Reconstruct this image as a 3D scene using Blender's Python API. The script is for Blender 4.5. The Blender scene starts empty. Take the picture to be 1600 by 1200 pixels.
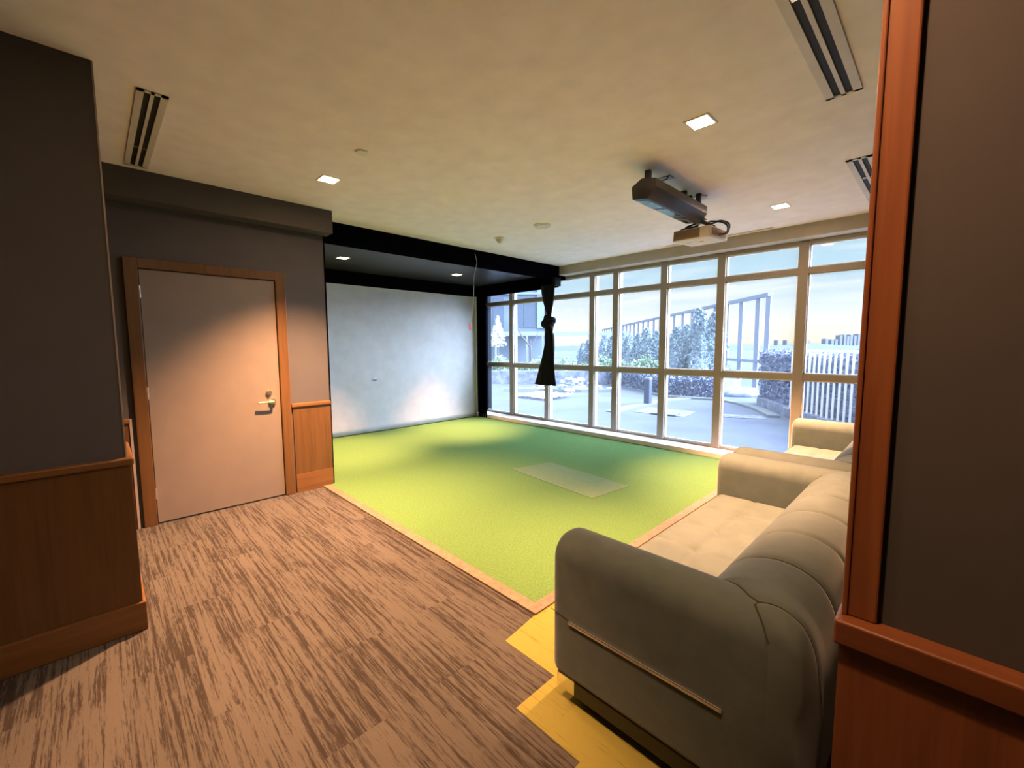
import bpy, bmesh, math, random
from mathutils import Vector, Matrix, noise
random.seed(7)
S = bpy.context.scene
COL = S.collection
PI = math.pi

# ------------------------------------------------------------------ camera
cam_d = bpy.data.cameras.new('camera'); cam = bpy.data.objects.new('camera', cam_d); COL.objects.link(cam)
cam_d.sensor_width = 36; cam_d.lens = 36 * 665.88 / 1600; cam_d.clip_start = .05; cam_d.clip_end = 6000
Rm = ((0.69933977, -0.06112241, 0.71217129), (0.71477456, 0.06622141, -0.69621265), (-0.00460679, 0.99593111, 0.09000001))
cam.matrix_world = Matrix.Translation((0, 0, 1.5)) @ Matrix(Rm).to_4x4()
S.camera = cam
S.view_settings.view_transform = 'Standard'; S.view_settings.look = 'None'
S.view_settings.gamma = 1; S.view_settings.use_curve_mapping = False
S.view_settings.exposure = 2.35

# ------------------------------------------------------------------ world: overcast evening sky
def world():
    w = bpy.data.worlds.new('evening_sky'); S.world = w; w.use_nodes = True
    n = w.node_tree.nodes; l = w.node_tree.links; n.clear()
    def N(t, **k):
        x = n.new(t)
        for a, b in k.items(): setattr(x, a, b)
        return x
    def M(op, a, b=None, clamp=False):
        x = N('ShaderNodeMath', operation=op); x.use_clamp = clamp
        for i, v in enumerate((a, b)):
            if v is None: continue
            if isinstance(v, (int, float)): x.inputs[i].default_value = v
            else: l.new(v, x.inputs[i])
        return x.outputs[0]
    tc = N('ShaderNodeTexCoord'); sep = N('ShaderNodeSeparateXYZ'); l.new(tc.outputs['Generated'], sep.inputs[0])
    z = sep.outputs['Z']
    r = N('ShaderNodeValToRGB'); e = r.color_ramp.elements
    zz = M('MULTIPLY_ADD', z, 1.0); zz.node.inputs[2].default_value = .1; l.new(zz, r.inputs[0])
    e[0].position = 0; e[0].color = (.42, .50, .60, 1); e[1].position = 1; e[1].color = (.62, .78, 1, 1)
    for p, c in ((.09, (.55, .62, .70)), (.105, (1.10, 1.03, .78)), (.145, (1.12, 1.08, .93)), (.165, (.98, 1.05, 1.1)), (.22, (.60, .81, .92)), (.30, (.52, .78, .91)), (.38, (.60, .82, .93)), (.5, (.62, .82, .98))):
        x = e.new(p); x.color = (*c, 1)
    # streaky clouds on the dome: project onto a plane
    zc = M('MAXIMUM', z, .02); zc = M('ADD', zc, .06)
    comb = N('ShaderNodeCombineXYZ'); l.new(M('DIVIDE', sep.outputs['X'], zc), comb.inputs[0]); l.new(M('DIVIDE', sep.outputs['Y'], zc), comb.inputs[1])
    mp = N('ShaderNodeMapping'); mp.inputs['Rotation'].default_value = (0, 0, .75); mp.inputs['Scale'].default_value = (.28, .75, 1); l.new(comb.outputs[0], mp.inputs[0])
    no = N('ShaderNodeTexNoise'); no.inputs['Scale'].default_value = 1.3; no.inputs['Detail'].default_value = 7; no.inputs['Roughness'].default_value = .6; l.new(mp.outputs[0], no.inputs[0])
    cr = N('ShaderNodeValToRGB'); cr.color_ramp.elements[0].position = .46; cr.color_ramp.elements[1].position = .66; l.new(no.outputs[0], cr.inputs[0])
    mx = N('ShaderNodeMix', data_type='RGBA'); mx.inputs[7].default_value = (1.07, 1.10, 1.12, 1)
    l.new(M('MULTIPLY', cr.outputs[0], .9), mx.inputs[0]); l.new(r.outputs[0], mx.inputs[6])
    # brightened high sky and an added glow, both out of view, to light the screen
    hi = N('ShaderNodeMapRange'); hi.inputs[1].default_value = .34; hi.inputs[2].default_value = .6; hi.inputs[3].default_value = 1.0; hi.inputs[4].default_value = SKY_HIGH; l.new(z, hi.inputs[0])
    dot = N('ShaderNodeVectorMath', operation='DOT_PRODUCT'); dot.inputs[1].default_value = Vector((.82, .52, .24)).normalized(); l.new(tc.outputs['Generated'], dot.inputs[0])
    east = N('ShaderNodeMapRange', interpolation_type='SMOOTHSTEP'); east.inputs[1].default_value = .02; east.inputs[2].default_value = .30; l.new(sep.outputs['X'], east.inputs[0])  # keeps the added glow out of the sky the camera sees
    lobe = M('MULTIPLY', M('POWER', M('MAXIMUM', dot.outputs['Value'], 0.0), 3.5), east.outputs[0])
    st = M('MULTIPLY', M('ADD', hi.outputs[0], M('MULTIPLY', lobe, SKY_FILL)), SKY_ALL)
    tint = N('ShaderNodeMix', data_type='RGBA'); tint.inputs[7].default_value = (.66, .84, 1.12, 1); l.new(mx.outputs[2], tint.inputs[6])
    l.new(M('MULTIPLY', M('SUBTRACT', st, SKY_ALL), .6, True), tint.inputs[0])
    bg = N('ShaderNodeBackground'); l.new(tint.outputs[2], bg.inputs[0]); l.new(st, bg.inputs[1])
    out = N('ShaderNodeOutputWorld'); l.new(bg.outputs[0], out.inputs[0])
SKY_HIGH = 4.6; SKY_FILL = 44.0; SKY_ALL = .180
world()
WARM = (1.0, .48, .23)

# ------------------------------------------------------------------ materials
def mat(name, col, rough=.6, metal=0, spec=.5, sheen=0, bump=None, tex=None, emit=None):
    m = bpy.data.materials.new(name); m.use_nodes = True
    n = m.node_tree.nodes; l = m.node_tree.links; b = n['Principled BSDF']
    b.inputs['Base Color'].default_value = (*col, 1); b.inputs['Roughness'].default_value = rough
    b.inputs['Metallic'].default_value = metal; b.inputs['Specular IOR Level'].default_value = spec
    if sheen: b.inputs['Sheen Weight'].default_value = sheen; b.inputs['Sheen Roughness'].default_value = .4
    if emit: b.inputs['Emission Color'].default_value = (*emit[0], 1); b.inputs['Emission Strength'].default_value = emit[1]
    tc = n.new('ShaderNodeTexCoord')
    def coords(scale, obj=True):
        mp = n.new('ShaderNodeMapping'); mp.inputs['Scale'].default_value = scale; l.new(tc.outputs['Object'], mp.inputs[0]); return mp.outputs[0]
    def nz(scale, vec, detail=4, rough=.5, dist=0):
        t = n.new('ShaderNodeTexNoise'); t.inputs['Scale'].default_value = scale; t.inputs['Detail'].default_value = detail
        t.inputs['Roughness'].default_value = rough; t.inputs['Distortion'].default_value = dist; l.new(vec, t.inputs[0]); return t.outputs[0]
    def ramp(f, stops):
        r = n.new('ShaderNodeValToRGB'); e = r.color_ramp.elements
        e[0].position = stops[0][0]; e[0].color = (*stops[0][1], 1); e[1].position = stops[-1][0]; e[1].color = (*stops[-1][1], 1)
        for p, c in stops[1:-1]: x = e.new(p); x.color = (*c, 1)
        l.new(f, r.inputs[0]); return r.outputs[0]
    m['_'] = 0
    if tex:   # (mapping scale, noise scale, colour a, colour b, lo, hi, distortion)
        sc, ns, ca, cb, lo, hi, di = tex
        l.new(ramp(nz(ns, coords(sc), 5, .6, di), [(lo, ca), (hi, cb)]), b.inputs['Base Color'])
    else:
        f = nz(6, coords((1, 1, 1)), 4)
        l.new(ramp(f, [(.3, tuple(c * .95 for c in col)), (.7, tuple(min(1, c * 1.04) for c in col))]), b.inputs['Base Color'])
    if bump:  # (mapping scale, noise scale, strength, distance)
        sc, ns, s, d = bump
        bp = n.new('ShaderNodeBump'); bp.inputs['Strength'].default_value = s; bp.inputs['Distance'].default_value = d
        l.new(nz(ns, coords(sc), 3), bp.inputs['Height']); l.new(bp.outputs[0], b.inputs['Normal'])
    del m['_']
    return m

def wood(name, dark, light, axis='z', rough=.38):
    sc = {'z': (14, 14, .7), 'y': (14, .7, 14), 'x': (.7, 14, 14)}[axis]
    return mat(name, light, rough, tex=(sc, 2.2, dark, light, .35, .68, .6), bump=(sc, 5, .08, .002), spec=.35)

def carpet_mat(name, base, streak, thr, tile_shade=.12):
    m = bpy.data.materials.new(name); m.use_nodes = True
    n = m.node_tree.nodes; l = m.node_tree.links; b = n['Principled BSDF']
    b.inputs['Roughness'].default_value = .95; b.inputs['Specular IOR Level'].default_value = .1
    tc = n.new('ShaderNodeTexCoord')
    # plank rows along x, 25 cm wide, each row and plank shifted
    br = n.new('ShaderNodeTexBrick'); br.inputs['Scale'].default_value = 1; br.inputs['Brick Width'].default_value = 1.0; br.inputs['Row Height'].default_value = .25
    br.inputs['Mortar Size'].default_value = .0; br.inputs['Color1'].default_value = (0, 0, 0, 1); br.inputs['Color2'].default_value = (1, 1, 1, 1); br.offset = .5
    l.new(tc.outputs['Object'], br.inputs[0])
    off = n.new('ShaderNodeVectorMath'); off.operation = 'MULTIPLY'; off.inputs[1].default_value = (7.3, 3.1, 0); l.new(br.outputs['Color'], off.inputs[0])
    ad = n.new('ShaderNodeVectorMath'); ad.operation = 'ADD'; l.new(tc.outputs['Object'], ad.inputs[0]); l.new(off.outputs[0], ad.inputs[1])
    def nz(sc, s, d=5, r=.65, di=0):
        mp = n.new('ShaderNodeMapping'); mp.inputs['Scale'].default_value = sc; l.new(ad.outputs[0], mp.inputs[0])
        t = n.new('ShaderNodeTexNoise'); t.inputs['Scale'].default_value = s; t.inputs['Detail'].default_value = d; t.inputs['Roughness'].default_value = r; t.inputs['Distortion'].default_value = di
        l.new(mp.outputs[0], t.inputs[0]); return t.outputs[0]
    a = nz((1.5, 50, 1), 1.0, 6, .74, .5)          # long streaks
    c = nz((14, 120, 1), 1.0, 3, .7)                  # fine ticks
    p = nz((1.2, 2.2, 1), 1.0, 2, .5)               # patches where streaks fade
    def math_(op, x, y):
        k = n.new('ShaderNodeMath'); k.operation = op
        for i, v in enumerate((x, y)):
            if isinstance(v, (int, float)): k.inputs[i].default_value = v
            else: l.new(v, k.inputs[i])
        return k.outputs[0]
    h = math_('ADD', math_('MULTIPLY', a, .62), math_('ADD', math_('MULTIPLY', c, .26), math_('MULTIPLY', p, .22)))
    r = n.new('ShaderNodeValToRGB'); e = r.color_ramp.elements; e[0].position = thr - .035; e[1].position = thr + .035
    e[0].color = (*streak, 1); e[1].color = (*base, 1); l.new(h, r.inputs[0])
    mx = n.new('ShaderNodeMix'); mx.data_type = 'RGBA'; mx.blend_type = 'MULTIPLY'; l.new(r.outputs[0], mx.inputs[6])
    g = n.new('ShaderNodeMapRange'); g.inputs[3].default_value = 1 - tile_shade; g.inputs[4].default_value = 1 + tile_shade; l.new(br.outputs['Color'], g.inputs[0])
    cmb = n.new('ShaderNodeCombineColor'); [l.new(g.outputs[0], cmb.inputs[i]) for i in range(3)]
    mx.inputs[0].default_value = 1; l.new(cmb.outputs[0], mx.inputs[7]); l.new(mx.outputs[2], b.inputs['Base Color'])
    bp = n.new('ShaderNodeBump'); bp.inputs['Strength'].default_value = .35; bp.inputs['Distance'].default_value = .004
    l.new(nz((60, 160, 1), 1.0, 2), bp.inputs['Height']); l.new(bp.outputs[0], b.inputs['Normal'])
    return m

M_ = {}
M_['ceiling'] = mat('ceiling_paint', (.92, .87, .87), .9, bump=((1, 1, 1), 60, .05, .002))
M_['grey_wall'] = mat('charcoal_wall_paint', (.062, .059, .059), .85, bump=((1, 1, 1), 90, .08, .002))
M_['grey_edge'] = mat('worn_corner_bead', (.26, .22, .19), .5)
M_['wood'] = wood('maple_wainscot', (.078, .038, .012), (.11, .054, .018))
M_['wood_x'] = wood('maple_wainscot_rail', (.115, .052, .016), (.16, .074, .023), 'y')
M_['cherry'] = wood('cherry_casing', (.17, .058, .022), (.24, .088, .033))
M_['cherry_x'] = wood('cherry_rail', (.14, .046, .018), (.20, .072, .027), 'x')
M_['door'] = mat('beige_door_paint', (.15, .125, .10), .5, bump=((1, 1, 1), 120, .05, .001))
M_['black'] = mat('black_felt', (.0025, .0025, .005), 1, spec=.0)
M_['bayceil'] = mat('black_ceiling_paint', (.035, .033, .033), .33, bump=((1, 1, 1), 14, .12, .006))
M_['screen'] = mat('white_screen_cloth', (.84, .84, .85), .85, bump=((1, 1, 1), 2.0, .10, .02))
M_['turf'] = mat('green_turf', (.09, .22, .04), .9, spec=.15, tex=((1, 1, 1), 90, (.070, .150, .040), (.128, .24, .074), .3, .72, 0), bump=((1, 1, 1), 160, .9, .01))
M_['turfpatch'] = mat('worn_turf', (.19, .27, .12), .9, spec=.1, tex=((1, 1, 1), 90, (.10, .165, .08), (.16, .225, .12), .3, .72, 0), bump=((1, 1, 1), 160, .6, .006))
M_['strip'] = mat('tan_transition_strip', (.17, .125, .08), .6, tex=((1, 1, 1), 30, (.12, .085, .05), (.21, .155, .10), .3, .7, 0))
M_['carpet'] = carpet_mat('brown_plank_carpet', (.078, .071, .062), (.030, .025, .022), .538, .05)
M_['yellow'] = carpet_mat('yellow_plank_carpet', (.23, .21, .05), (.17, .14, .028), .49, .03)
M_['alu'] = mat('painted_mullion', (.34, .30, .255), .45)
M_['white'] = mat('white_paint', (.80, .78, .74), .5)
M_['ledge'] = mat('white_ledge', (.78, .77, .76), .35)
M_['header'] = mat('header_paint', (.46, .42, .36), .8)
M_['chrome'] = mat('chrome', (.85, .83, .80), .16, 1)
M_['steel'] = mat('brushed_steel', (.72, .62, .48), .3, 1)
M_['sofa'] = mat('sage_velvet', (.088, .115, .11), .8, sheen=.30, tex=((1, 1, 1), 9, (.076, .10, .096), (.10, .128, .12), .3, .7, .3), bump=((1, 1, 1), 500, .15, .0008), spec=.25)
M_['seam'] = mat('seam_thread', (.03, .034, .028), .9)
M_['plinth'] = mat('gloss_black_plinth', (.012, .012, .013), .25)
M_['blackplastic'] = mat('black_plastic', (.022, .022, .025), .38)
M_['darkglass'] = mat('dark_glass', (.05, .06, .08), .08, spec=1.0)
M_['projwhite'] = mat('projector_shell', (.72, .68, .62), .5)
M_['grille'] = mat('projector_grille', (.34, .25, .17), .6)
M_['brass'] = mat('bronze_plate', (.20, .15, .09), .45, .5)
M_['slot'] = mat('vent_dark', (.006, .006, .006), .7)
M_['ventwhite'] = mat('vent_frame', (.66, .62, .55), .5)
M_['red'] = mat('red_tag', (.65, .02, .03), .5)
M_['cord'] = mat('pale_cord', (.45, .43, .42), .5)
M_['lens'] = mat('lit_downlight_lens', (1, 1, 1), .5, emit=((1, .60, .32), 50))
M_['lens_bay'] = mat('lit_bay_downlight_lens', (1, 1, 1), .5, emit=((1, .72, .42), 8))
M_['curtain'] = mat('black_curtain', (.006, .005, .006), .9, sheen=.06, spec=.2)
# outdoors
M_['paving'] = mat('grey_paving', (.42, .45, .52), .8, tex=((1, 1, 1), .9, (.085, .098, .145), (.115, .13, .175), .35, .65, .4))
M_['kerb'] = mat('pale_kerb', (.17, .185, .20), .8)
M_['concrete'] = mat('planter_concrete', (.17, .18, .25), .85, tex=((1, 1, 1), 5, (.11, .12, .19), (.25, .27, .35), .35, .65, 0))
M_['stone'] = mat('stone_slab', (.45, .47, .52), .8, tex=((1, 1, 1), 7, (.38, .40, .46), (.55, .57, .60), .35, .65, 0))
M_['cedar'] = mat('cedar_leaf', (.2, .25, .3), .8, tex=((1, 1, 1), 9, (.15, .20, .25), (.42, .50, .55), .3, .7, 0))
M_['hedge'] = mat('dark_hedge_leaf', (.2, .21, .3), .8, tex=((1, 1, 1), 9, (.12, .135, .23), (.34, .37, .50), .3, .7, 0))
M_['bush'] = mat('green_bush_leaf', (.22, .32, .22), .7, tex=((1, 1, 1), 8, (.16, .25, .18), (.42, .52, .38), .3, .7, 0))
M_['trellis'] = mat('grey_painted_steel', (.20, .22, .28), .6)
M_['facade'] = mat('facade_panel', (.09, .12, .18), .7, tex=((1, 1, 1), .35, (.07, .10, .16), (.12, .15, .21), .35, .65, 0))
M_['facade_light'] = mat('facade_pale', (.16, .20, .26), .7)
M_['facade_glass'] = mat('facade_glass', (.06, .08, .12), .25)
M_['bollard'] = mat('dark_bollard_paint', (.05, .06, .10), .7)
M_['rail'] = mat('white_rail', (.85, .86, .88), .5)
M_['bark'] = mat('bark', (.10, .09, .09), .9)
M_['palebud'] = mat('pale_leaf', (.70, .74, .62), .7)
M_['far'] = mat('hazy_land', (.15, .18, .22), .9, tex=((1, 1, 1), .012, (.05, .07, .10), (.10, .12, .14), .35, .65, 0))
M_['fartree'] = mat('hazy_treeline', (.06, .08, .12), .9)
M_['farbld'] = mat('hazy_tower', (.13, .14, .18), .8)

def glass_mat():
    m = bpy.data.materials.new('window_glass'); m.use_nodes = True
    n = m.node_tree.nodes; l = m.node_tree.links; n.clear()
    t = n.new('ShaderNodeBsdfTransparent'); t.inputs[0].default_value = (.96, .97, .98, 1)
    tr = n.new('ShaderNodeBsdfTranslucent'); tr.inputs[0].default_value = (.86, .93, 1, 1)   # thin bluish veil put into the pane in place of glare haze
    g = n.new('ShaderNodeBsdfGlossy'); g.inputs['Roughness'].default_value = .03
    fr = n.new('ShaderNodeFresnel'); fr.inputs[0].default_value = 1.25
    a = n.new('ShaderNodeMixShader'); a.inputs[0].default_value = .025; l.new(t.outputs[0], a.inputs[1]); l.new(tr.outputs[0], a.inputs[2])
    b = n.new('ShaderNodeMixShader'); l.new(fr.outputs[0], b.inputs[0]); l.new(a.outputs[0], b.inputs[1]); l.new(g.outputs[0], b.inputs[2])
    o = n.new('ShaderNodeOutputMaterial'); l.new(b.outputs[0], o.inputs[0]); return m
M_['glass'] = glass_mat()

# ------------------------------------------------------------------ helpers
def B(): return bmesh.new()
def box(bm, x0, x1, y0, y1, z0, z1, bev=0, seg=2, mx=None):
    v = [bm.verts.new((x, y, z)) for x in (x0, x1) for y in (y0, y1) for z in (z0, z1)]
    f = [(0, 1, 3, 2), (4, 6, 7, 5), (0, 4, 5, 1), (2, 3, 7, 6), (0, 2, 6, 4), (1, 5, 7, 3)]
    fs = [bm.faces.new([v[i] for i in q]) for q in f]
    geo = v
    if bev:
        es = {e for q in fs for e in q.edges}
        r = bmesh.ops.bevel(bm, geom=list(es), offset=bev, segments=seg, affect='EDGES', profile=.5)
        geo = list({w for q in r['faces'] for w in q.verts})
    if mx is not None: bmesh.ops.transform(bm, matrix=mx, verts=[w for w in geo if w.is_valid])
    return bm
def cyl(bm, c, r, h, axis='z', seg=24, r2=None, bev=0):
    rot = {'z': Matrix.Identity(4), 'x': Matrix.Rotation(PI / 2, 4, 'Y'), 'y': Matrix.Rotation(-PI / 2, 4, 'X')}[axis]
    bmesh.ops.create_cone(bm, cap_ends=True, segments=seg, radius1=r, radius2=r if r2 is None else r2, depth=h, matrix=Matrix.Translation(c) @ rot)
    return bm
def tube(bm, pts, r, seg=8, rad=None):
    pts = [Vector(p) for p in pts]; rings = []
    up = Vector((0, 0, 1))
    for i, p in enumerate(pts):
        t = (pts[min(i + 1, len(pts) - 1)] - pts[max(i - 1, 0)]).normalized()
        a = t.cross(up if abs(t.dot(up)) < .95 else Vector((1, 0, 0))).normalized(); b = t.cross(a)
        rr = rad[i] if rad else r
        rings.append([bm.verts.new(p + (a * math.cos(k * 2 * PI / seg) + b * math.sin(k * 2 * PI / seg)) * rr) for k in range(seg)])
    for r0, r1 in zip(rings, rings[1:]):
        for k in range(seg): bm.faces.new((r0[k], r0[(k + 1) % seg], r1[(k + 1) % seg], r1[k]))
    bm.faces.new(rings[0][::-1]); bm.faces.new(rings[-1]); return bm
def loft(bm, rings, cap=True, closed=True):
    R = [[bm.verts.new(p) for p in r] for r in rings]
    n = len(R[0])
    for a, b in zip(R, R[1:]):
        for k in range(n if closed else n - 1): bm.faces.new((a[k], a[(k + 1) % n], b[(k + 1) % n], b[k]))
    if cap: bm.faces.new(R[0][::-1]); bm.faces.new(R[-1])
    return bm
def prism(bm, poly, z0, z1):
    return loft(bm, [[(x, y, z0) for x, y in poly], [(x, y, z1) for x, y in poly]])
def smoothline(pts, n=8):
    out = []; P = [Vector(p) for p in pts]; P = [P[0] * 2 - P[1]] + P + [P[-1] * 2 - P[-2]]
    for i in range(1, len(P) - 2):
        for k in range(n):
            t = k / n; a, b, c, d = P[i - 1:i + 3]
            out.append(.5 * ((2 * b) + (c - a) * t + (2 * a - 5 * b + 4 * c - d) * t * t + (3 * b - a - 3 * c + d) * t ** 3))
    out.append(P[-2]); return out
def obj(name, bm, m, parent=None, smooth=False, loc=None, angle=None):
    bmesh.ops.recalc_face_normals(bm, faces=bm.faces[:])
    me = bpy.data.meshes.new(name); bm.to_mesh(me); bm.free()
    me.materials.append(M_[m] if isinstance(m, str) else m)
    if smooth or angle:
        me.shade_smooth()
        if angle: me.set_sharp_from_angle(angle=math.radians(angle))
    o = bpy.data.objects.new(name, me); COL.objects.link(o)
    if parent:
        o.parent = parent
        o.matrix_parent_inverse = parent.matrix_world.inverted() if parent.type != 'EMPTY' else Matrix.Translation(-parent.location)
    if loc: o.location = loc
    return o
def obj_local(name, bm, m, parent, **k):   # coordinates relative to the parent
    o = obj(name, bm, m, None, **k); o.parent = parent; return o
def struct(name, bm, m, **k):
    o = obj(name, bm, m, **k); o['kind'] = 'structure'; return o
def root(name, loc, label=None, cat=None, group=None, kind=None, rotz=0):
    o = bpy.data.objects.new(name, None); COL.objects.link(o); o.location = loc; o.rotation_euler = (0, 0, rotz)
    o.empty_display_size = .1
    tag(o, label, cat, group, kind); return o
def tag(o, label=None, cat=None, group=None, kind=None):
    if label: o['label'] = label
    if cat: o['category'] = cat
    if group: o['group'] = group
    if kind: o['kind'] = kind
    return o
def copytree(o, parent=None):
    c = o.copy(); COL.objects.link(c)
    if parent: c.parent = parent
    for ch in [x for x in bpy.data.objects if x.parent == o and x != c]: copytree(ch, c)
    return c

CZ = 2.86     # main ceiling
WX = -4.62    # west wall with the door
# ------------------------------------------------------------------ room shell
struct('floor', box(B(), -7.3, 3.2, -4.2, 6.2, -.06, 0), 'carpet')
yel = [(-1.525, 1.66), (-1.49, 1.40), (-1.165, 1.40), (-1.165, 1.155), (-.84, 1.155), (-.84, .905), (-.3, .905), (-.3, 5.76), (-1.525, 5.76)]
yb = obj('yellow_carpet', prism(B(), yel, -.001, .0025), 'yellow', bpy.data.objects['floor'])
yb['label'] = 'yellow streaked carpet planks with a stepped edge'
struct('ceiling', box(B(), WX - .2, 3.2, -4.2, 6.2, CZ, CZ + .12), 'ceiling')
struct('ceiling_bay', box(B(), -7.2, WX - .2, 1.78, 6.2, 2.72, CZ + .12), 'bayceil')
struct('wall_west', box(B(), WX - .25, WX, -4.2, 1.775, 0, CZ), 'grey_wall')
struct('wall_south', box(B(), -4.9, 3.2, -4.3, -4.1, 0, CZ), 'grey_wall')
struct('wall_east', box(B(), 3.1, 3.3, -4.2, 1.3, 0, CZ), 'grey_wall')
struct('wall_left', box(B(), -3.4, -2.94, -4.2, .085, 0, CZ), 'grey_wall')
struct('wall_right', box(B(), -.07, 3.2, 1.135, 1.30, 0, CZ), 'grey_wall')
struct('wall_sofa', box(B(), -.10, .05, 1.30, 6.2, 0, CZ), 'grey_wall')
struct('wall_bay', box(B(), -7.2, -6.98, 1.6, 6.2, 0, 2.9), 'black')
struct('wall_bay_side', box(B(), -7.0, WX - .2, 1.60, 1.785, 0, 2.72), 'black')
struct('trim_15', box(B(), WX - .19, WX + .004, 1.775, 1.79, 0, 2.64), 'black')
# soffit over the door wall
struct('wall_soffit', box(B(), WX, -4.44, -4.1, 1.81, 2.64, CZ), 'grey_wall')
# wainscot panels, caps and bases
struct('trim_1', box(B(), WX, WX + .02, 1.40, 1.772, .19, .89), 'wood')
struct('trim_2', box(B(), WX, WX + .035, 1.385, 1.775, .885, .925, .008), 'wood_x')
struct('baseboard_west', box(B(), WX, WX + .028, 1.40, 1.772, 0, .19), 'wood_x')
struct('trim_3', box(B(), WX, WX + .02, -1.5, .165, 0, .89), 'wood')
struct('trim_4', box(B(), WX, WX + .035, -1.5, .172, .885, .925, .008), 'wood_x')
struct('trim_5', box(B(), WX, WX + .026, .166, .182, 0, .92), 'grey_edge')
struct('trim_6', box(B(), -3.42, -2.92, -4.1, .098, .0, .90), 'wood')
struct('trim_7', box(B(), -3.43, -2.905, -4.1, .112, .895, .935, .01), 'wood_x')
struct('baseboard_left', box(B(), -3.43, -2.905, -4.1, .112, 0, .155, .006), 'wood_x')
struct('trim_8', box(B(), -2.947, -2.937, .080, .0865, .935, CZ), 'grey_edge')
# pillar at right: cherry casing, cap and wainscot
b = B(); box(b, -.125, -.07, 1.12, 1.31, .92, CZ, .004); box(b, -.128, -.118, 1.115, 1.16, .92, CZ, .003)
struct('trim_9', b, 'cherry')
struct('trim_10', box(B(), -.136, 3.1, 1.085, 1.31, .865, .92, .006, 3), 'cherry_x')
struct('trim_11', box(B(), -.126, 3.1, 1.10, 1.31, 0, .868), 'cherry')
struct('baseboard_right', box(B(), -.132, 3.1, 1.09, 1.31, 0, .15, .004), 'cherry_x')
# header above the windows
struct('wall_header', box(B(), -4.83, .05, 5.86, 6.2, 2.715, CZ), 'header')
struct('wall_bay_header', box(B(), -7.2, -4.83, 5.86, 6.2, 2.66, CZ), 'black')
struct('window_sill', box(B(), -7.2, .05, 5.76, 6.12, 0, .075, .004), 'ledge')
# ------------------------------------------------------------------ door
d = root('door_1', (WX, .79, 0), kind='structure')
obj('door_leaf', box(B(), WX - .03, WX + .012, .297, 1.290, .012, 2.13, .003), 'door', d)
b = B(); box(b, WX - .03, WX + .03, .205, .292, 0, 2.215, .004); box(b, WX - .03, WX + .03, 1.295, 1.383, 0, 2.215, .004); box(b, WX - .03, WX + .0305, .290, 1.297, 2.135, 2.2145, .004)
obj('door_frame', b, 'wood', d)
for z in (1.95, 1.12, .27):
    b = B(); cyl(b, (WX + .018, .294, z), .008, .10, seg=12); box(b, WX + .008, WX + .014, .296, .303, z - .05, z + .05)
    obj('hinge', b, 'chrome', d, smooth=False)
b = B(); cyl(b, (WX + .022, 1.215, .967), .030, .022, 'x'); cyl(b, (WX + .047, 1.215, .967), .012, .04, 'x')
tube(b, smoothline([(WX + .062, 1.222, .967), (WX + .065, 1.19, .967), (WX + .062, 1.10, .965), (WX + .058, 1.085, .965)], 4), .009)
obj('door_handle', b, 'steel', d, angle=40)
b = B(); cyl(b, (WX + .02, 1.19, 1.055), .024, .02, 'x'); cyl(b, (WX + .034, 1.19, 1.055), .012, .012, 'x'); obj('deadbolt', b, 'steel', d, angle=40)
# ------------------------------------------------------------------ windows
WY = 6.05
mull = [-7.15, -6.21, -5.265, -4.255, -3.80, -2.99, -2.185, -1.26, -.30]
TR = [(.105, 1.065), (1.14, 2.33), (2.395, 2.665)]
for i in range(len(mull)):
    x0 = mull[i]; x1 = mull[i + 1] if i + 1 < len(mull) else -.02
    w = root('window_%d' % (i + 1), ((x0 + x1) / 2, WY, .075), kind='structure')
    b = B(); box(b, x0 - .05, x0 + .05, WY - .0, WY + .13, .075, 2.70, .004); obj('mullion', b, 'alu', w)
    b = B()
    for z0, z1 in ((.075, .105), (1.065, 1.14), (2.33, 2.395), (2.665, 2.715)): box(b, x0 + .05, x1 - .05, WY + .005, WY + .125, z0, z1)
    obj('transom', b, 'alu', w)
    for z0, z1 in TR:
        b = B(); t = .014; a0, a1 = x0 + .05, x1 - .05
        for q in ((a0, a0 + t, z0, z1), (a1 - t, a1, z0, z1), (a0, a1, z0, z0 + t), (a0, a1, z1 - t, z1)): box(b, q[0], q[1], WY + .035, WY + .075, q[2], q[3])
        obj('glazing_bead', b, 'white', w)
        b = B(); box(b, a0 + .004, a1 - .004, WY + .054, WY + .056, z0 + .004, z1 - .004)
        # a single sheet
        b.free(); b = B(); b.faces.new([b.verts.new(p) for p in ((a0, WY + .055, z0), (a1, WY + .055, z0), (a1, WY + .055, z1), (a0, WY + .055, z1))])
        obj('pane', b, 'glass', w)
# ------------------------------------------------------------------ simulator bay
o = struct('trim_12', box(B(), -4.99, -4.81, 1.80, 5.86, 2.655, CZ), 'black')
o = struct('trim_13', box(B(), -6.98, -6.92, 1.785, 5.86, 2.50, 2.72), 'black')
o = struct('trim_14', box(B(), -6.90, -4.83, 5.78, 5.87, 2.505, 2.72), 'black')
# screen
t = root('projection_screen', (-6.91, 3.75, .02), 'large white golf simulator impact screen filling the back of the dark bay', 'screen')
rings = []
NY, NZ = 40, 26
b = B(); V = []
for j in range(NZ + 1):
    row = []
    for i in range(NY + 1):
        y = 1.80 + 3.92 * i / NY; z = .022 + 2.475 * j / NZ
        row.append(b.verts.new((-6.905 + .008 * noise.noise((y * .9, z * 1.1, 3)), y, z)))
    V.append(row)
for j in range(NZ):
    for i in range(NY): b.faces.new((V[j][i], V[j][i + 1], V[j + 1][i + 1], V[j + 1][i]))
r = bmesh.ops.solidify(b, geom=b.faces[:], thickness=.006)
obj('screen_cloth', b, 'screen', t, smooth=True)
obj('screen_hem', box(B(), -6.914, -6.898, 5.70, 5.725, .02, 2.5), 'white', t)
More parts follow.
